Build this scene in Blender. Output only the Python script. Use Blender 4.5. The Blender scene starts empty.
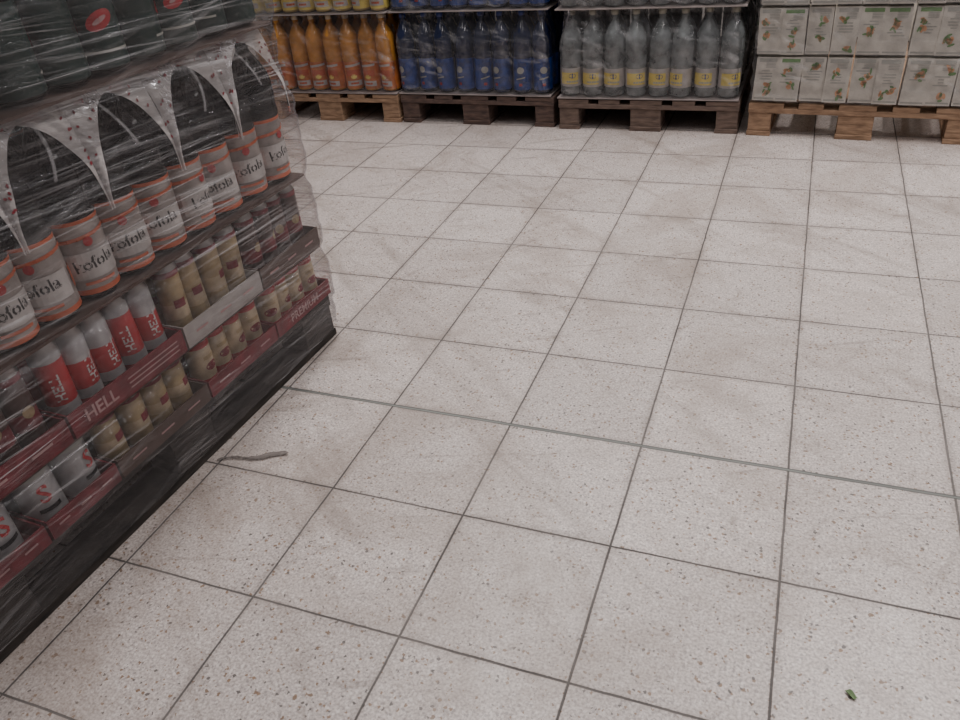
import bpy, math, random
from mathutils import Matrix, Vector, noise
random.seed(7)
T=0.32
scene=bpy.context.scene

# ------------------------------------------------------------ material helpers
def newmat(name):
    m=bpy.data.materials.new(name); m.use_nodes=True
    nt=m.node_tree; b=nt.nodes['Principled BSDF']
    return m,nt,b
def col(c):
    return (c[0],c[1],c[2],1.0)
def simple(name,c,rough=.4,spec=.5,var=0.12,scale=30,coat=0,metal=0,alpha=1,trans=0):
    m,nt,b=newmat(name)
    tc=nt.nodes.new('ShaderNodeTexCoord'); n=nt.nodes.new('ShaderNodeTexNoise')
    n.inputs['Scale'].default_value=scale; n.inputs['Detail'].default_value=4
    nt.links.new(tc.outputs['Object'],n.inputs['Vector'])
    r=nt.nodes.new('ShaderNodeValToRGB')
    r.color_ramp.elements[0].position=.3; r.color_ramp.elements[1].position=.7
    r.color_ramp.elements[0].color=col([x*(1-var) for x in c]); r.color_ramp.elements[1].color=col([min(1,x*(1+var)) for x in c])
    nt.links.new(n.outputs['Fac'],r.inputs['Fac']); nt.links.new(r.outputs['Color'],b.inputs['Base Color'])
    b.inputs['Roughness'].default_value=rough; b.inputs['Specular IOR Level'].default_value=spec
    b.inputs['Coat Weight'].default_value=coat; b.inputs['Metallic'].default_value=metal
    b.inputs['Alpha'].default_value=alpha; b.inputs['Transmission Weight'].default_value=trans
    return m
def wood(name,c1,c2):
    m,nt,b=newmat(name)
    tc=nt.nodes.new('ShaderNodeTexCoord'); mp=nt.nodes.new('ShaderNodeMapping'); mp.inputs['Scale'].default_value=(14,14,60)
    n=nt.nodes.new('ShaderNodeTexNoise'); n.inputs['Scale'].default_value=1.2; n.inputs['Detail'].default_value=6
    nt.links.new(tc.outputs['Object'],mp.inputs['Vector']); nt.links.new(mp.outputs['Vector'],n.inputs['Vector'])
    r=nt.nodes.new('ShaderNodeValToRGB'); r.color_ramp.elements[0].position=.3; r.color_ramp.elements[1].position=.7
    r.color_ramp.elements[0].color=col(c1); r.color_ramp.elements[1].color=col(c2)
    nt.links.new(n.outputs['Fac'],r.inputs['Fac']); nt.links.new(r.outputs['Color'],b.inputs['Base Color'])
    b.inputs['Roughness'].default_value=.8
    bp=nt.nodes.new('ShaderNodeBump'); bp.inputs['Strength'].default_value=.4; bp.inputs['Distance'].default_value=.01
    nt.links.new(n.outputs['Fac'],bp.inputs['Height']); nt.links.new(bp.outputs['Normal'],b.inputs['Normal'])
    return m

def film_mat(name,base,peak,sx,sy,tint=(.78,.78,.82),slant=.12,fres=.5,rough=.16,bump=.5,w0=.55,w1=.72,bdist=.012,dark=None):
    """stretch film: clear with slight haze, whitish streaks painted as highlights + glossy reflections; UV in metres"""
    m,nt,b=newmat(name); N=nt.nodes; L=nt.links
    uv=N.new('ShaderNodeUVMap')
    def streak(sx,sy,rz,lo,hi):
        mp=N.new('ShaderNodeMapping'); mp.inputs['Rotation'].default_value=(0,0,rz)
        mp2=N.new('ShaderNodeMapping'); mp2.inputs['Scale'].default_value=(sx,sy,1)
        L.new(uv.outputs['UV'],mp.inputs['Vector']); L.new(mp.outputs['Vector'],mp2.inputs['Vector'])
        n=N.new('ShaderNodeTexNoise'); n.inputs['Scale'].default_value=1; n.inputs['Detail'].default_value=4; n.inputs['Roughness'].default_value=.6
        n.inputs['Distortion'].default_value=.3
        L.new(mp2.outputs['Vector'],n.inputs['Vector'])
        mr=N.new('ShaderNodeMapRange'); mr.inputs['From Min'].default_value=lo; mr.inputs['From Max'].default_value=hi
        L.new(n.outputs['Fac'],mr.inputs['Value'])
        return n,mr
    n1,a=streak(sx,sy,slant,w0,w1)
    n2,c=streak(sx*1.6,sy*.45,-slant*1.5,w0,w1+.04)
    n3,d=streak(sx*.6,sy*1.9,slant*.3,w0,w1)
    n4,e=streak(2.2,3.6,.5,.42,.68)
    def math_(op,x,y):
        k=N.new('ShaderNodeMath'); k.operation=op
        for i,v in enumerate((x,y)):
            if isinstance(v,(int,float)): k.inputs[i].default_value=v
            else: L.new(v,k.inputs[i])
        return k.outputs[0]
    s=math_('MAXIMUM',a.outputs[0],math_('MULTIPLY',c.outputs[0],.6)); s=math_('MAXIMUM',s,math_('MULTIPLY',d.outputs[0],.9))
    s=math_('MULTIPLY',s,math_('ADD',math_('MULTIPLY',e.outputs[0],1.1),.18))
    al=math_('ADD',math_('MULTIPLY',s,peak),base)  # haze plus glare lines painted into the film's opacity
    k=N.new('ShaderNodeMath'); k.operation='MINIMUM'; L.new(al,k.inputs[0]); k.inputs[1].default_value=.85
    L.new(k.outputs[0],b.inputs['Alpha'])
    if dark:
        mc=N.new('ShaderNodeMix'); mc.data_type='RGBA'; L.new(math_('MINIMUM',math_('MULTIPLY',s,3.0),1.0),mc.inputs[0])
        mc.inputs[6].default_value=col(dark); mc.inputs[7].default_value=col(tint); L.new(mc.outputs[2],b.inputs['Base Color'])
    else: b.inputs['Base Color'].default_value=col(tint)
    b.inputs['Roughness'].default_value=.3
    h=math_('ADD',n1.outputs['Fac'],math_('MULTIPLY',n2.outputs['Fac'],1.2)); h=math_('ADD',h,math_('MULTIPLY',n3.outputs['Fac'],.5))
    bp=N.new('ShaderNodeBump'); bp.inputs['Strength'].default_value=bump; bp.inputs['Distance'].default_value=bdist
    L.new(h,bp.inputs['Height']); L.new(bp.outputs['Normal'],b.inputs['Normal'])
    g=N.new('ShaderNodeBsdfGlossy'); g.inputs['Roughness'].default_value=rough; g.inputs['Color'].default_value=(.9,.9,.95,1); L.new(bp.outputs['Normal'],g.inputs['Normal'])
    fr=N.new('ShaderNodeFresnel'); fr.inputs['IOR'].default_value=1.45; L.new(bp.outputs['Normal'],fr.inputs['Normal'])
    mx=N.new('ShaderNodeMixShader'); L.new(math_('MULTIPLY',fr.outputs[0],fres*2),mx.inputs[0])
    L.new(b.outputs[0],mx.inputs[1]); L.new(g.outputs[0],mx.inputs[2])
    out=N['Material Output']; L.new(mx.outputs[0],out.inputs['Surface'])
    return m

M={}
M['cola']=simple('cola_liquid_pet',(.006,.0045,.005),.12,.25,.2)
M['label_grey']=simple('label_silver_white',(.30,.26,.245),.4,var=.35,scale=18)
M['label_white']=simple('label_white',(.48,.45,.44),.35,var=.2)
M['label_orange']=simple('label_orange',(.50,.10,.035),.35)
M['label_amber']=simple('label_amber',(.55,.17,.045),.35,var=.25)
M['black']=simple('black_print',(.01,.01,.012),.4)
M['white']=simple('white_print',(.56,.53,.53),.4,var=.1)
M['palered']=simple('pale_red_print',(.42,.24,.24),.5)
M['red']=simple('red_print',(.38,.018,.025),.35)
M['redtray']=simple('red_cardboard',(.17,.016,.026),.6,var=.35)
M['whitetray']=simple('white_cardboard',(.38,.35,.34),.6)
M['browntray']=simple('brown_cardboard',(.09,.055,.045),.7)
M['cap_red']=simple('cap_red',(.30,.02,.02),.35)
M['cap_white']=simple('cap_white',(.45,.36,.25),.35)
M['cap_blue']=simple('cap_blue',(.015,.03,.14),.35)
M['cap_yellow']=simple('cap_grey_yellow',(.30,.29,.24),.35)
M['cap_dark']=simple('cap_dark',(.02,.03,.028),.35)
M['alu']=simple('aluminium',(.38,.37,.37),.35,metal=.9,var=.05)
M['beige']=simple('can_beige',(.30,.22,.115),.4,var=.3)
M['cream']=simple('can_cream',(.42,.33,.22),.4,var=.3)
M['silver']=simple('can_silver',(.36,.35,.36),.38,metal=.2,var=.25)
M['darkcan']=simple('can_dark_brown',(.05,.025,.022),.4)
M['green']=simple('label_dark_green',(.006,.026,.023),.35)
M['greenl']=simple('print_green',(.13,.27,.09),.45)
M['orangel']=simple('print_orange',(.65,.32,.15),.45)
M['greyp']=simple('print_grey',(.38,.38,.35),.5)
M['orange_liq']=simple('orange_soda_liquid',(.52,.235,.045),.18,.45,.3,scale=16)
M['orange_liq2']=simple('yellow_soda_liquid',(.50,.36,.13),.15,.5,.25,scale=12)
M['blue_liq']=simple('blue_pet_bottle',(.010,.017,.055),.12,.6,.35,scale=18)
M['blue_lab']=simple('label_blue',(.014,.05,.24),.35,var=.4,scale=40)
M['clear_liq']=simple('clear_pet_water',(.26,.285,.29),.1,.7,.45,scale=26,alpha=.66)
M['yellow_lab']=simple('label_yellow',(.74,.60,.15),.4)
M['navy']=simple('print_navy',(.03,.05,.18),.4)
M['sheet']=simple('slip_sheet_card',(.30,.26,.25),.7)
M['carton']=simple('carton_white',(.60,.575,.52),.4,var=.20,scale=22)
M['wood_light']=wood('pallet_wood_light',(.19,.115,.07),(.42,.27,.17))
M['wood_dark']=wood('pallet_wood_dark',(.05,.033,.03),(.15,.095,.075))
M['wood_mid']=wood('pallet_wood_mid',(.085,.058,.048),(.20,.14,.11))
M['wood_black']=wood('pallet_wood_old',(.012,.010,.009),(.05,.04,.035))
M['film']=film_mat('stretch_film',.09,.50,1.5,95,tint=(.62,.61,.63),fres=.27,rough=.11,bump=.7,bdist=.006,slant=.10,w0=.54,w1=.73,dark=(.20,.19,.19))
M['film2']=film_mat('shrink_film_clear',.03,.38,9,22,fres=.34,slant=.5,tint=(.78,.77,.78))
M['packfilm']=film_mat('printed_shrink_film',.54,.5,12,18,slant=.7,tint=(.64,.60,.59),fres=.3)
M['strap']=simple('carry_handle_tape',(.34,.33,.34),.4,alpha=.4)

# ------------------------------------------------------------ mesh builder (tile units)
class MB:
    def __init__(s): s.v=[];s.f=[];s.m=[];s.sm=[];s.mats=[];s.uv=None
    def mi(s,k):
        if k not in s.mats: s.mats.append(k)
        return s.mats.index(k)
    def box(s,x0,x1,y0,y1,z0,z1,k,sh=(0,0)):
        o=len(s.v); a,b=sh
        s.v+=[(x0,y0,z0),(x1,y0,z0),(x1,y1,z0),(x0,y1,z0),(x0+a,y0+b,z1),(x1+a,y0+b,z1),(x1+a,y1+b,z1),(x0+a,y1+b,z1)]
        for q in ((0,3,2,1),(4,5,6,7),(0,1,5,4),(1,2,6,5),(2,3,7,6),(3,0,4,7)):
            s.f.append([o+i for i in q]); s.m.append(s.mi(k)); s.sm.append(False)
    def lathe(s,prof,cx,cy,cz,seg=18,tilt=(0,0),rot=0):
        o=len(s.v)
        for r,z,_ in prof:
            for i in range(seg):
                a=rot+2*math.pi*i/seg
                s.v.append((cx+r*math.cos(a)+tilt[0]*z,cy+r*math.sin(a)+tilt[1]*z,cz+z))
        for j in range(len(prof)-1):
            k=s.mi(prof[j][2])
            for i in range(seg):
                i2=(i+1)%seg
                s.f.append([o+j*seg+i,o+j*seg+i2,o+(j+1)*seg+i2,o+(j+1)*seg+i]); s.m.append(k); s.sm.append(True)
        s.f.append([o+i for i in range(seg)][::-1]); s.m.append(s.mi(prof[0][2])); s.sm.append(False)
        s.f.append([o+(len(prof)-1)*seg+i for i in range(seg)]); s.m.append(s.mi(prof[-2][2])); s.sm.append(False)
    def bent(s,vs,fs,cx,cy,z,r,ang,k,tilt=(0,0),zb=0):
        o=len(s.v); mi=s.mi(k)
        for a,b in vs:
            th=ang+a/r; zz=z+b
            s.v.append((cx+r*math.cos(th)+tilt[0]*(zz-zb),cy+r*math.sin(th)+tilt[1]*(zz-zb),zz))
        for f in fs: s.f.append([o+i for i in f]); s.m.append(mi); s.sm.append(False)
    def flat(s,vs,fs,org,ux,uz,k):
        o=len(s.v); mi=s.mi(k)
        for a,b in vs:
            s.v.append(tuple(org[i]+ux[i]*a+uz[i]*b for i in range(3)))
        for f in fs: s.f.append([o+i for i in f]); s.m.append(mi); s.sm.append(False)
    def grid(s,P,k,UV=None):
        o=len(s.v); nu=len(P); nv=len(P[0])
        for i in range(nu):
            for j in range(nv): s.v.append(P[i][j])
        if UV and s.uv is None: s.uv={}
        for i in range(nu):
            for j in range(nv):
                if UV: s.uv[o+i*nv+j]=UV[i][j]
        for i in range(nu-1):
            for j in range(nv-1):
                s.f.append([o+i*nv+j,o+(i+1)*nv+j,o+(i+1)*nv+j+1,o+i*nv+j+1]); s.m.append(s.mi(k)); s.sm.append(True)
    def make(s,name,parent=None,loc=(0,0,0),rz=0,bevel=0):
        me=bpy.data.meshes.new(name)
        me.from_pydata([(a*T,b*T,c*T) for a,b,c in s.v],[],s.f)
        for k in s.mats: me.materials.append(M[k])
        me.polygons.foreach_set('material_index',s.m); me.polygons.foreach_set('use_smooth',s.sm)
        if s.uv:
            ul=me.uv_layers.new(name='UVMap')
            for lp in me.loops: 
                ul.data[lp.index].uv=s.uv.get(lp.vertex_index,(0,0))
        me.update()
        ob=bpy.data.objects.new(name,me); scene.collection.objects.link(ob)
        ob.location=[c*T for c in loc]; ob.rotation_euler=(0,0,rz)
        if parent: ob.parent=parent
        if bevel:
            bm=ob.modifiers.new('bevel','BEVEL'); bm.width=bevel*T; bm.segments=2; bm.limit_method='ANGLE'
        return ob
def empty(name,loc,rz):
    e=bpy.data.objects.new(name,None); scene.collection.objects.link(e)
    e.location=[c*T for c in loc]; e.rotation_euler=(0,0,rz); e.empty_display_size=.1
    return e
def text2d(txt,size,bold=False,align='CENTER',rot=0):
    cu=bpy.data.curves.new('t','FONT'); cu.body=txt; cu.size=1; cu.align_x=align; cu.align_y='CENTER'; cu.resolution_u=2
    if bold: cu.offset=.02
    ob=bpy.data.objects.new('t',cu); scene.collection.objects.link(ob)
    bpy.context.view_layer.update()
    me=bpy.data.meshes.new_from_object(ob.evaluated_get(bpy.context.evaluated_depsgraph_get()))
    c,s_=math.cos(rot),math.sin(rot)
    vs=[((v.co.x*c-v.co.y*s_)*size,(v.co.x*s_+v.co.y*c)*size) for v in me.vertices]; fs=[list(p.vertices) for p in me.polygons]
    bpy.data.objects.remove(ob); bpy.data.curves.remove(cu); bpy.data.meshes.remove(me)
    return vs,fs
def ell(a,b,cx=0,cy=0,n=14,rot=0):
    vs=[(cx,cy)]
    for i in range(n):
        t=2*math.pi*i/n; x=a*math.cos(t); y=b*math.sin(t)
        vs.append((cx+x*math.cos(rot)-y*math.sin(rot),cy+x*math.sin(rot)+y*math.cos(rot)))
    return vs,[[0,1+i,1+(i+1)%n] for i in range(n)]
def rect(w,h,cx=0,cy=0,n=6,skew=0):
    vs=[];fs=[]
    for i in range(n+1):
        x=cx-w/2+w*i/n; y=cy+skew*(x-cx); vs+=[(x,y-h/2),(x,y+h/2)]
    for i in range(n): fs.append([2*i,2*i+2,2*i+3,2*i+1])
    return vs,fs

TX_COLA=text2d('kofola',.108,True,rot=.12)
TX_HELL=text2d('HELL',.12,True,'LEFT')
TX_HELLV=text2d('HELL',.085,True,rot=math.pi/2)
TX_STORE=text2d('PREMIUM',.10,True)
TX_S=text2d('S',.17,True)

# ------------------------------------------------------------ items
def bottle(mb,cx,cy,cz,H,R,body,label,cap,l0=.10,l1=.42,trim=None,ang=0,tilt=(0,0),seg=18,sh=.64,low=None):
    k=(.995-sh)/.355
    Z=lambda f: (sh+(f-.64)*k*.86)*H if f<.945 else f*H
    p=[(R*.55,0,body),(R*.86,.012*H,body),(R*.97,.03*H,body),(R*.965,l0*H,label if not trim else trim)]
    if trim: p+=[(R*.965,(l0+.03)*H,label),(R*.965,(l1-.02)*H,trim)]
    p+=[(R*.965,l1*H,body),(R,(l1+.025)*H,body),(R*.985,(l1+.06)*H,body),(R*.955,(l1+.09)*H,body),(R,(l1+.12)*H,body),
        (R*.985,Z(.64),body),(R*.90,Z(.71),body),(R*.72,Z(.78),body),(R*.50,Z(.85),body),(R*.32,Z(.905),body),(R*.29,Z(.93),body),
        (R*.36,.938*H,body),(R*.30,.943*H,cap),(R*.33,.95*H,cap),(R*.33,.995*H,cap),(R*.28,H,cap)]
    mb.lathe(p,cx,cy,cz,seg,tilt,ang)
def can(mb,cx,cy,cz,H,R,bands,ang=0,seg=14,decal=None,tilt=(0,0)):
    p=[(R*.75,0,'alu'),(R*.97,.05*H,bands[0][1])]
    for i,(fz,k) in enumerate(bands):
        if i>0: p.append((R,fz*H,k))
        else: p.append((R,.07*H,k))
    p+=[(R,.92*H,'alu'),(R*.82,.985*H,'alu'),(R*.84,H,'alu'),(R*.78,H,'alu'),(R*.76,.97*H,'alu')]
    mb.lathe(p,cx,cy,cz,seg,tilt,ang)
    if decal:
        for vs,fs,zf,k in decal:
            mb.bent(vs,fs,cx,cy,cz+zf*H,R*1.02,ang,k,tilt,cz)

def film_sheet(name,parent,x0,x1,y0,y1,z0,z1,k,amp=.02,rad=.08,du=.05,dv=.04,profile=None,bulge=None,seed=0):
    """film round a box; path anticlockwise"""
    path=[]
    def arc(cx,cy,a0,a1):
        for i in range(6):
            a=a0+(a1-a0)*i/5; path.append((cx+rad*math.cos(a),cy+rad*math.sin(a),math.cos(a),math.sin(a)))
    def line(p,q,nx,ny):
        L=math.dist(p,q); n=max(1,int(L/du))
        for i in range(1,n): path.append((p[0]+(q[0]-p[0])*i/n,p[1]+(q[1]-p[1])*i/n,nx,ny))
    r=rad; h=math.pi/2
    arc(x0+r,y0+r,2*h,3*h); line((x0+r,y0),(x1-r,y0),0,-1)
    arc(x1-r,y0+r,3*h,4*h); line((x1,y0+r),(x1,y1-r),1,0)
    arc(x1-r,y1-r,0,h); line((x1-r,y1),(x0+r,y1),0,1)
    arc(x0+r,y1-r,h,2*h); line((x0,y1-r),(x0,y0+r),-1,0)
    path.append(path[0])
    nv=int((z1-z0)/dv)
    P=[];UV=[];u=0;pp=None
    for q in path:
        if pp: u+=math.dist(pp[:2],q[:2])
        pp=q; rowp=[];rowu=[]
        for j in range(nv+1):
            z=z0+(z1-z0)*j/nv
            d=noise.noise(Vector((q[0]*1.3+seed,q[1]*1.3,z*9)))*amp + noise.noise(Vector((q[0]*4+seed,q[1]*4,z*18+q[1]*2)))*amp*.5
            if profile: d+=profile(z)
            if bulge: d+=bulge(q[0],q[1],z)
            rowp.append((q[0]+q[2]*d,q[1]+q[3]*d,z)); rowu.append((u*T,z*T))
        P.append(rowp);UV.append(rowu)
    mb=MB(); mb.grid(P,k,UV)
    return mb.make(name,parent)

# ------------------------------------------------------------ pallets (EUR: 0.8 x 1.2 m, long axis = local Y), front at y=0
def pallet(name,loc,rz,W,Ln,k,parent=None):
    mb=MB(); b=.31; c=.45
    h0=.065; h1=.31; h2=.375; h3=.44
    xs=[(0,b),(W/2-c/2,W/2+c/2),(W-b,W)]
    ys=[(0,.45),(Ln/2-.22,Ln/2+.22),(Ln-.45,Ln)]
    for x0,x1 in xs:
        mb.box(x0,x1,0,Ln,0,h0,k)
        for y0,y1 in ys:
            mb.box(x0+.01,x1-.01,y0+.012,y1-.012,h0,h1,k)
    for y0,y1 in ys: mb.box(0,W,y0,y1,h1,h2,k)
    bw=[.45,.31,.45,.31,.45]; gap=(W-sum(bw))/4; x=0
    for w in bw: mb.box(x,x+w,0,Ln,h2,h3,k); x+=w+gap
    return mb.make(name,parent,loc,rz,bevel=.008)

# ------------------------------------------------------------ background stacks
def bottle_stack(name,loc,rz,W,nx,ny,tiers,H,R,label_specs,body,cap,l0,l1,trim=None,decals=None,seed=1,sh=.68):
    rnd=random.Random(seed)
    e=empty(name,loc,rz)
    px=W/nx; mb=MB(); 
    Ln=ny*px
    for t,z0 in enumerate(tiers):
        bd=body[t%len(body)]
        for j in range(ny):
            for i in range(nx):
                if not(j<2 or i in(0,nx-1) or j==ny-1): continue
                cx=(i+.5)*px+rnd.uniform(-.014,.014); cy=(j+.5)*px+.02+rnd.uniform(-.012,.012)
                tl=(rnd.uniform(-.025,.025),rnd.uniform(-.015,.015))
                bottle(mb,cx,cy,z0,H,R,bd,label_specs[t%len(label_specs)],cap,l0,l1,trim,-math.pi/2,tl,16,sh)
                if decals and j==0:
                    a=-math.pi/2+rnd.uniform(-.6,.6)
                    for (vs,fs),zf,k in decals: mb.bent(vs,fs,cx,cy,z0+zf*H,R*1.0,a,k,tl,z0)
    mb.make('bottles',e)
    ms=MB()
    for z0 in tiers: ms.box(-.01,W+.01,-.01,Ln+.03,z0-.022,z0-.005,'sheet')
    ms.make('slip_sheets',e)
    for t,z0 in enumerate(tiers):
        def prof(z,z0=z0):
            f=(z-z0)/H
            return -.0 if f<.66 else -.16*min(1,(f-.66)/.30)
        def bul(x,y,z): return -.035*(1-abs(math.sin(math.pi*x/(2*px))))**3
        film_sheet('shrink_film_%d'%(t+1),e,-.005,W+.005,-.01,Ln+.03,z0,z0+H+.01,'film2',amp=.012,du=.05,dv=.05,profile=prof,bulge=bul,seed=seed*3+t)
    return e

zt=.475
pallet('wooden_pallet',(-8.80,8.98,0),0.0,2.56,3.85,'wood_light')
pallet('wooden_pallet',(-6.20,9.01,0),-.018,2.55,3.85,'wood_dark')
pallet('wooden_pallet',(-3.56,8.90,0),0.0,2.56,3.85,'wood_mid')
pallet('wooden_pallet',(-.88,8.87,0),-.050,2.70,3.85,'wood_light')
bottle_stack('orange_soda_bottle_stack',(-8.80,8.98,0),0.0,2.55,8,12,[zt,zt+1.20,zt+2.40],1.15,.154,['label_amber','yellow_lab'],['orange_liq','orange_liq2'],'cap_white',.04,.40,
   decals=[(rect(.28,.035,0,0,8,.1),.35,'label_white'),(rect(.24,.09,0,0,8),.25,'label_orange'),(rect(.26,.08,0,0,8),.11,'label_white'),(rect(.14,.03,0,0,8),.11,'label_orange'),(ell(.05,.035),.2,'yellow_lab')],seed=3,sh=.70)
bottle_stack('blue_water_bottle_stack',(-6.20,9.01,0),-.018,2.50,8,12,[zt,zt+1.20,zt+2.40],1.15,.153,['blue_lab'],['blue_liq'],'cap_blue',.05,.44,
   decals=[(ell(.055,.05),.30,'greyp'),(rect(.14,.02,0,0,6,.2),.20,'greyp'),(rect(.05,.04),.12,'red'),(rect(.10,.05,.04),.37,'navy')],seed=4,sh=.70)
bottle_stack('mineral_water_bottle_stack',(-3.56,8.90,0),0.0,2.53,8,12,[zt,zt+1.20,zt+2.40],1.15,.155,['label_white'],['clear_liq'],'cap_yellow',.12,.34,
   decals=[(rect(.28,.16,-.05,0,8),.22,'yellow_lab'),(ell(.05,.035),.25,'navy'),(rect(.18,.025,0,0,8),.18,'greyp')],seed=5,sh=.68)

# cartons
def carton_stack(name,loc,rz,W,Ln):
    rnd=random.Random(11); e=empty(name,loc,rz); mb=MB()
    nx=9; px=W/nx; ny=10; py=Ln/ny; H=.575
    for t in range(5):
        z0=zt+t*(H+.020)
        for j in range(ny):
            for i in range(nx):
                if not(j<1 or i in(0,nx-1) or j==ny-1): continue
                cx=(i+.5)*px+(.006 if i%2==0 else -.006); w=px*.485
                cy=(j+.5)*py; d=py*.46; dx=rnd.uniform(-.006,.006); dy=rnd.uniform(-.03,.02)
                sx=rnd.uniform(-.02,.02); hh=H*rnd.uniform(.95,.985)
                x0,x1,y0,y1=cx-w+dx,cx+w+dx,cy-d+dy,cy+d+dy
                mb.box(x0,x1,y0,y1,z0,z0+hh,'carton',(sx,0))
                mb.box(x0+.01+sx,x1-.01+sx,cy-.02,cy+.02,z0+hh,z0+hh+.012,'carton')
                if j==0:
                    org=(cx+dx,y0-.004,z0); ux=(1,0,0); uz=(sx/hh,0,1)
                    r1=rnd.uniform(-.08,.08)
                    for q in range(4): mb.flat(*rect(rnd.uniform(.06,.2),.014,rnd.uniform(-.02,.02),.28+r1+.035*q,3),org,ux,uz,'greyp')
                    mb.flat(*rect(.22,.045,0,.52,3),org,ux,uz,'greenl' if rnd.random()<.4 else 'greyp')
                    for q in range(4): mb.flat(*rect(.12,.008,.04,.43+.018*q,2),org,ux,uz,'greyp')
                    mb.flat(*rect(.25,.02,0,.03,3),org,ux,uz,'greyp')
                    org2=(org[0],org[1]-.002,org[2])
                    for _ in range(2):
                        cl=(rnd.uniform(-.06,.06),rnd.uniform(.08,.46))
                        for _ in range(3):
                            mb.flat(*ell(rnd.uniform(.02,.045),rnd.uniform(.012,.028),cl[0]+rnd.uniform(-.03,.03),cl[1]+rnd.uniform(-.03,.03),9,rnd.random()*3),org2,ux,uz,'orangel')
                        for _ in range(3):
                            mb.flat(*ell(rnd.uniform(.025,.045),rnd.uniform(.010,.022),cl[0]+rnd.uniform(-.04,.04),cl[1]+rnd.uniform(-.06,.06),9,rnd.random()*3),org2,ux,uz,'greenl')
                if i==0 or i==nx-1:
                    xx=x0-.03 if i==0 else x1+.03
                    mb.flat(*rect(.16,.05,.0,.35),(xx,cy,z0),(0,1,0),(0,0,1),'greenl')
    mb.make('cartons',e)
    def bul(x,y,z): return -.03*(1-abs(math.sin(math.pi*x/(2*px))))**3
    for t in range(5):
        z0=zt+t*(H+.020)
        film_sheet('shrink_film_%d'%(t+1),e,-.04,W+.04,-.05,Ln+.02,z0,z0+H,'film2',amp=.02,bulge=bul,seed=40+t)
    return e
carton_stack('juice_carton_stack',(-.86,8.88,0),-.050,2.66,3.8)

# ------------------------------------------------------------ left wrapped stack (local: face x=0, far edge y=0, extends -x and -y)
LOC=(-3.98,2.93,0); RZ=-.0417
E=empty('stretch_wrapped_drinks_pallet',LOC,RZ)
pallet('pallet',(-2.60,-3.88,0),0,2.56,3.84,'wood_black',E)
LY=3.90; LX=2.58
rnd=random.Random(5)
def cans_block(mb,y0,y1,z0,kind,H,R):
    n=max(1,int(round((y1-y0)/(R*2.08)))); p=(y1-y0)/n
    nx=int((LX-.1)/(R*2.08)); px=(LX-.1)/nx
    for i in range(n):
        for j in range(nx):
            edge=(j<3 or j>nx-3 or (i>=n-2 and y1>-.2) or (i<2 and y0<-LY+.2))
            if not edge: continue
            cx=-.07-(j+.5)*px+rnd.uniform(-.01,.01); cy=y0+(i+.5)*p+rnd.uniform(-.01,.01)
            a=rnd.uniform(-.6,.6); tl=(rnd.uniform(-.02,.02),rnd.uniform(-.04,.04))
            if kind=='hell':
                top='red' if i%2 else 'black'
                bands=[(0,top),(.18,'silver'),(.30,'red'),(.62,'silver' if i%3 else 'red'),(.8,'silver')]
                dec=[(*TX_HELLV,.5,'white')]
            elif kind=='redcream': bands=[(0,'red'),(.2,'cream'),(.72,'cream'),(.8,'red')]; dec=[(*ell(.06,.035),.42,'redtray'),(*rect(.12,.03),.6,'beige')]
            elif kind=='beige': bands=[(0,'beige'),(.3,'cream'),(.5,'beige'),(.85,'redtray')]; dec=[(*rect(.09,.06),.5,'redtray')]
            elif kind=='white': bands=[(0,'silver'),(.1,'silver'),(.85,'greyp')]; dec=[(*TX_S,.55,'red'),(*rect(.14,.03),.3,'black')]
            elif kind=='dark': bands=[(0,'darkcan'),(.3,'redtray'),(.5,'darkcan'),(.85,'redtray')]; dec=[(*ell(.04,.04),.5,'beige')]
            can(mb,cx,cy,z0,H,R,bands,a,14,dec if j<2 else None,tl)
def tray(mb,y0,y1,z0,h,k,txt=None,tk='white'):
    t=.012
    mb.box(-LX+.02,-.01,y0+.01,y1-.01,z0,z0+t,k)
    mb.box(-.02,-.01,y0+.01,y1-.01,z0+t,z0+h,k); mb.box(-LX+.02,-LX+.03,y0+.01,y1-.01,z0+t,z0+h,k)
    mb.box(-LX+.03,-.02,y0+.01,y0+.02,z0+t,z0+h,k); mb.box(-LX+.03,-.02,y1-.02,y1-.01,z0+t,z0+h,k)
    if txt=='HELL':
        mb.flat(*TX_HELL,(-.006,y0+.12,z0+h*.5),(0,1,0),(0,0,1),tk)
        for q in range(3): mb.flat(*rect((y1-y0)*.45,.010),(-.006,y0+(y1-y0)*.70,z0+h*(.3+.2*q)),(0,1,0),(0,0,1),tk)
    elif txt:
        mb.flat(*txt,(-.006,(y0+y1)/2,z0+h*.5),(0,1,0),(0,0,1),tk)
    else:
        for q in range(3): mb.flat(*rect((y1-y0)*.14,h*.10),(-.006,y0+(y1-y0)*(.2+.3*q),z0+h*.5),(0,1,0),(0,0,1),tk)
mb=MB(); tr=MB()
Y=lambda w: w-2.93
z=.445
for a,b,k,tk,tx in [(Y(-.95),Y(-.28),'white','redtray',None),(Y(-.28),Y(.3),'white','redtray',None),(Y(.3),Y(1.22),'beige','browntray',None),(Y(1.22),Y(2.08),'redcream','redtray',None),(Y(2.08),Y(2.9),'redcream','redtray',TX_STORE)]:
    tray(tr,a,b,z,.14,tk,tx,'palered'); cans_block(mb,a+.03,b-.03,z+.014,k,.43,.10 if k!='white' else .125)
z=.92
for a,b,k,tk,tx in [(Y(-.95),Y(.12),'dark','redtray',None),(Y(.12),Y(1.16),'hell','redtray','HELL'),(Y(1.16),Y(2.06),'beige','whitetray',None),(Y(2.06),Y(2.9),'dark','browntray',None)]:
    tray(tr,a,b,z,.17,tk,tx,'palered'); cans_block(mb,a+.03,b-.03,z+.014,k,.58,.095)
mb.make('cans',E); tr.make('cardboard_trays',E)
ms=MB()
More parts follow.
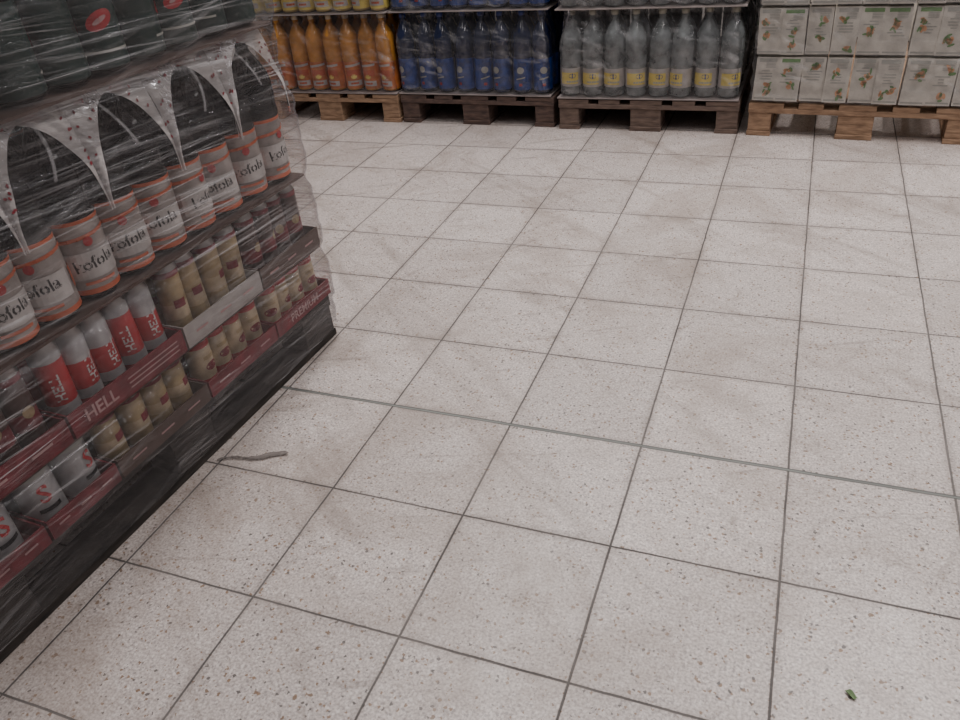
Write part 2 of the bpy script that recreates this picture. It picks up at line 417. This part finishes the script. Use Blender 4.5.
for zz in (.895,1.545,2.73): ms.box(-LX+.03,-.03,-LY+.03,-.03,zz,zz+.02,'browntray')
ms.make('slip_sheets',E)
def big_bottles(z0,label,trim,decal,seed,cap,l0=.035,l1=.45,spread=(-1.1,.4)):
    rr=random.Random(seed); b=MB(); p=.325; n=12; nx=7; px=(LX-.12)/nx; H=1.13;R=.162
    for i in range(n):
        for j in range(nx):
            if not(j<2 or j>nx-2 or i>=n-2 or i<1): continue
            cy=-.05-(i+.5)*p*.985; cx=-.035-(j+.5)*px
            tl=(rr.uniform(-.02,.01),rr.uniform(-.03,.03)); a=rr.uniform(*spread)
            bottle(b,cx,cy,z0,H,R,'cola',label,cap,l0,l1,trim,a,tl,22,.68)
            if j==0:
                for (vs,fs),zf,k in decal: b.bent(vs,fs,cx,cy,z0+zf*H,R*1.0,a,k,tl,z0)
    return b
big_bottles(1.575,'label_grey','label_orange',[(rect(.36,.13,.42,0,12),.20,'label_orange'),(rect(.40,.17,0,0,12),.20,'label_white'),(rect(.9,.022,0,0,16,.10),.36,'label_orange'),(TX_COLA,.21,'black'),(ell(.03,.03),.33,'red'),(rect(.2,.02,.0,0,6),.10,'label_orange')],1,'cap_red').make('cola_bottles',E)
big_bottles(2.76,'green','green',[(ell(.09,.05,0,0,14,.4),.27,'red'),(ell(.05,.014,0,0,14,.4),.27,'palered'),(rect(.3,.014,0,0,10),.12,'greyp')],2,'cap_dark',spread=(-2.6,1.9)).make('soft_drink_bottles',E)
def packs(z0,name,seed):
    pk=MB(); pitch=.64; n=6; rr=random.Random(seed)
    for i in range(n):
        yc=-.05-(i+.5)*pitch; hw=pitch/2
        for sgn in (-1,1):
            P=[];UV=[]
            def pt(a,f):
                z=z0+.50+f*.66
                w_in=hw*.95*max(0,math.cos(min(1,f/.90)*math.pi/2))**.5
                yy=w_in+(hw-w_in)*a
                dx=-.14*max(0,(f-.3)/.7)**1.6 + .010*noise.noise(Vector((yy*9,z*5,i+seed)))-.03*a**4
                return (.008+dx,yc+sgn*yy,z)
            for a in range(9):
                row=[];ru=[]
                for j in range(25):
                    q=pt(a/8,j/24); row.append(q); ru.append((q[1]*T,q[2]*T))
                P.append(row);UV.append(ru)
            pk.grid(P,'packfilm',UV)
            for _ in range(7):
                f=rr.uniform(.35,.95); a=rr.uniform(.15,.85); q=pt(a,f)
                pk.flat(*ell(.013,.008,0,0,6,rr.random()*3),(q[0]+.006,q[1],q[2]),(0,1,0),(-.15,0,1),'redtray')
        P=[]
        for j in range(21):
            t=j/20; a=math.pi*t
            x=-.30+.33*math.cos(a*.5)
            yy=yc+.10*math.sin(t*2.0)*(1 if i%2 else -1); zz=z0+.80+.34*math.sin(a*.5)
            P.append([(x,yy-.012,zz),(x,yy+.012,zz)])
        pk.grid(P,'strap')
    pk.make(name,E)
packs(1.575,'pack_film_cola',0); packs(2.76,'pack_film_soft_drink',9)
def prof(z):
    d=0
    for g in (.90,1.54,2.72): d-=.04*math.exp(-((z-g)/.06)**2)
    if z>2.2 and z<2.7: d-=.05*math.sin(math.pi*(z-2.2)/.5)
    if z<.42: d-=.03
    return d
film_sheet('stretch_film_wrap',E,-LX-.02,.035,-LY-.03,.03,.11,3.9,'film',amp=.020,rad=.10,du=.05,dv=.03,profile=prof,seed=2)

# ------------------------------------------------------------ floor scraps
mb=MB(); P=[]
for i in range(30):
    t=i/29; x=-4.02+.50*t; y=1.03+.20*t+.015*math.sin(t*9); w=.010+.022*max(0,math.sin((t-.45)/.55*math.pi))*(t>.45)
    row=[]
    for j in range(7):
        s=j/6-.5; row.append((x+.004*math.sin(j*2+i),y+s*w*2,.008+.012*abs(math.sin(j*1.7+i*.5))))
    P.append(row)
M['scrap']=simple('crumpled_film',(.17,.15,.14),.35,alpha=.85)
mb.grid(P,'scrap'); mb.make('plastic_film_scrap')
mb=MB(); P=[]
for i in range(9):
    t=i/8; w=.020*math.sin(math.pi*min(.97,t+.05))+.002
    P.append([(.37+.05*(t-.5)+.012*s*s,.35-.03*(t-.5)+w*s,.006+.008*abs(s)+.004*math.sin(t*6)) for s in (-1,-.5,0,.5,1)])
M['leaf']=simple('leaf_green',(.10,.17,.06),.5)
mb.grid(P,'leaf'); mb.make('green_leaf')

# ------------------------------------------------------------ floor
def floor_material():
    m,nt,b=newmat('terrazzo_tile_floor'); N=nt.nodes; L=nt.links
    tc=N.new('ShaderNodeTexCoord')
    def mth(op,*a,clamp=False):
        k=N.new('ShaderNodeMath'); k.operation=op; k.use_clamp=clamp
        for i,v in enumerate(a):
            if isinstance(v,(int,float)): k.inputs[i].default_value=v
            else: L.new(v,k.inputs[i])
        return k.outputs[0]
    def ns(scale,detail=4,vec=None,rough=.55,dist=0):
        n=N.new('ShaderNodeTexNoise'); n.inputs['Scale'].default_value=scale; n.inputs['Detail'].default_value=detail
        n.inputs['Roughness'].default_value=rough; n.inputs['Distortion'].default_value=dist
        L.new(vec or tc.outputs['Object'],n.inputs['Vector']); return n.outputs['Fac']
    def mr(v,a,b_,c=0,d=1):
        k=N.new('ShaderNodeMapRange'); k.inputs[1].default_value=a;k.inputs[2].default_value=b_;k.inputs[3].default_value=c;k.inputs[4].default_value=d
        L.new(v,k.inputs[0]); return k.outputs[0]
    def mix(f,a,b_,mode='MIX'):
        k=N.new('ShaderNodeMix'); k.data_type='RGBA'; k.blend_type=mode
        if isinstance(f,(int,float)): k.inputs[0].default_value=f
        else: L.new(f,k.inputs[0])
        for idx,v in ((6,a),(7,b_)):
            if isinstance(v,tuple): k.inputs[idx].default_value=col(v)
            else: L.new(v,k.inputs[idx])
        return k.outputs[2]
    sep=N.new('ShaderNodeSeparateXYZ'); L.new(tc.outputs['Object'],sep.inputs[0])
    x=mth('DIVIDE',sep.outputs[0],T); y=mth('DIVIDE',sep.outputs[1],T)
    wob=mth('MULTIPLY',mth('SUBTRACT',ns(9,3),.5),.012)
    fx=mth('FRACT',mth('ADD',mth('ADD',x,wob),100)); fy=mth('FRACT',mth('ADD',mth('ADD',y,wob),100))
    dx=mth('MINIMUM',fx,mth('SUBTRACT',1,fx)); dy=mth('MINIMUM',fy,mth('SUBTRACT',1,fy))
    dd=mth('MINIMUM',dx,dy)
    grout=mr(dd,.0045,.0090,1,0)
    ix=mth('FLOOR',x); iy=mth('FLOOR',y)
    cmb=N.new('ShaderNodeCombineXYZ'); L.new(ix,cmb.inputs[0]); L.new(iy,cmb.inputs[1])
    wn=N.new('ShaderNodeTexWhiteNoise'); wn.noise_dimensions='3D'; L.new(cmb.outputs[0],wn.inputs['Vector'])
    base=mix(mr(ns(190,4),.36,.64),(.39,.34,.318),(.69,.62,.59))
    def chips(scale,th,prob,fac=1.0):
        v=N.new('ShaderNodeTexVoronoi'); v.inputs['Scale'].default_value=scale; v.inputs['Randomness'].default_value=1
        wv=N.new('ShaderNodeVectorMath'); wv.operation='MULTIPLY_ADD'
        nn=N.new('ShaderNodeTexNoise'); nn.inputs['Scale'].default_value=scale*1.8; nn.inputs['Detail'].default_value=2
        L.new(tc.outputs['Object'],nn.inputs['Vector'])
        L.new(nn.outputs['Color'],wv.inputs[0]); wv.inputs[1].default_value=(.9/scale,)*3; L.new(tc.outputs['Object'],wv.inputs[2])
        L.new(wv.outputs[0],v.inputs['Vector'])
        s=N.new('ShaderNodeSeparateColor'); L.new(v.outputs['Color'],s.inputs[0])
        sel=mth('LESS_THAN',s.outputs[0],prob)
        size=mth('MULTIPLY',mth('ADD',s.outputs[1],.25),th)
        hit=mth('LESS_THAN',v.outputs['Distance'],size)
        return mth('MULTIPLY',mth('MULTIPLY',sel,hit),fac)
    base=mix(chips(160,.42,.5,.5),base,(.82,.77,.74))
    base=mix(chips(150,.42,.42,.6),base,(.27,.24,.235))
    base=mix(chips(120,.34,.22,.88),base,(.25,.15,.085))
    base=mix(chips(82,.28,.13,.9),base,(.20,.12,.07))
    base=mix(chips(115,.32,.16,.88),base,(.08,.070,.066))
    bri=mr(wn.outputs['Value'],0,1,.87,1.04)
    kk=N.new('ShaderNodeCombineXYZ'); L.new(bri,kk.inputs[0]);L.new(bri,kk.inputs[1]);L.new(bri,kk.inputs[2])
    base=mix(1.0,base,kk.outputs[0],'MULTIPLY')
    dirt=mr(ns(2.0,8,None,.70,1.0),.47,.66,0,.60)
    base=mix(dirt,base,(.28,.225,.19))
    spots=mr(ns(7,6,None,.7,1.2),.60,.72,0,.55)
    base=mix(spots,base,(.22,.175,.145))
    def scuff(rz,sx,sy,lo,hi,f,c):
        mp=N.new('ShaderNodeMapping'); mp.inputs['Rotation'].default_value=(0,0,rz); L.new(tc.outputs['Object'],mp.inputs['Vector'])
        mp2=N.new('ShaderNodeMapping'); mp2.inputs['Scale'].default_value=(sx,sy,1); L.new(mp.outputs[0],mp2.inputs['Vector'])
        return mix(mr(ns(1.0,6,mp2.outputs[0],.65,.6),lo,hi,0,f),base,c)
    base=scuff(.7,1.2,7,.54,.70,.55,(.22,.18,.155))
    base=scuff(-.35,2.5,26,.60,.70,.5,(.18,.145,.125))
    base=scuff(-1.0,3,16,.61,.70,.4,(.20,.16,.14))
    edge=mr(dd,.0,.06,.5,0)
    base=mix(mth('MULTIPLY',edge,mr(ns(5,4),.35,.65)),base,(.16,.13,.115))
    gcol=mix(mr(ns(4,3),.4,.65),(.045,.041,.039),(.13,.118,.11))
    base=mix(mth('MULTIPLY',grout,.92),base,gcol)
    jd=mth('ABSOLUTE',mth('SUBTRACT',mth('ADD',y,wob),2))
    base=mix(mr(jd,.014,.020,1,0),base,(.085,.085,.08))
    base=mix(mth('MULTIPLY',mr(jd,.006,.010,.9,0),mr(ns(3,4),.3,.6,.25,1)),base,(.24,.255,.235))
    L.new(base,b.inputs['Base Color'])
    ro=mr(ns(12,5),.3,.7,.30,.50); L.new(mth('ADD',ro,mth('MULTIPLY',grout,.3)),b.inputs['Roughness'])
    b.inputs['Specular IOR Level'].default_value=.5
    bp=N.new('ShaderNodeBump'); bp.inputs['Strength'].default_value=.6; bp.inputs['Distance'].default_value=.002
    L.new(mth('ADD',mth('SUBTRACT',1,grout),mth('MULTIPLY',ns(60,3),.12)),bp.inputs['Height']); L.new(bp.outputs[0],b.inputs['Normal'])
    return m
M['floor']=floor_material()
mb=MB(); mb.box(-16,12,-12,14.2,-.3,0,'floor'); mb.make('floor')
M['wall']=simple('painted_wall',(.50,.48,.46),.7,var=.05,scale=3)
mb=MB(); mb.box(-16,12,14.2,14.6,0,13,'wall'); mb.make('wall_back')

# ------------------------------------------------------------ light
w=bpy.data.worlds.new('World'); scene.world=w; w.use_nodes=True
w.node_tree.nodes['Background'].inputs[0].default_value=(.96,.90,.92,1); w.node_tree.nodes['Background'].inputs[1].default_value=.15
def area(name,loc,sx,sy,e,rot=(0,0,0),c=(1,.945,.92)):
    l=bpy.data.lights.new(name,'AREA'); l.shape='RECTANGLE'; l.size=sx; l.size_y=sy; l.energy=e; l.color=c
    o=bpy.data.objects.new(name,l); scene.collection.objects.link(o); o.location=loc; o.rotation_euler=rot
for i,(x,y,e) in enumerate([(-1.5,2.8,84),(.9,2.6,98),(-1.6,.6,22),(1.0,.6,42),(.6,-1.6,8),(-.6,5.0,68),(3.0,1.6,40)]):
    area('ceiling_strip_light',(x,y,3.9),.35,2.2,e)

# ------------------------------------------------------------ camera
R=[[0.93306, 0.34919, -0.08643],[0.12754,-0.54579,-0.82816],[-0.33635,0.7617,-0.55379]]
C=(-0.2524*T,-2.4065*T,3.7699*T)
cam=bpy.data.cameras.new('camera'); co=bpy.data.objects.new('camera',cam); scene.collection.objects.link(co)
mat=Matrix(((R[0][0],-R[1][0],-R[2][0],C[0]),(R[0][1],-R[1][1],-R[2][1],C[1]),(R[0][2],-R[1][2],-R[2][2],C[2]),(0,0,0,1)))
co.matrix_world=mat
cam.sensor_width=36; cam.lens=786.63/960*36; cam.clip_start=.01
scene.camera=co
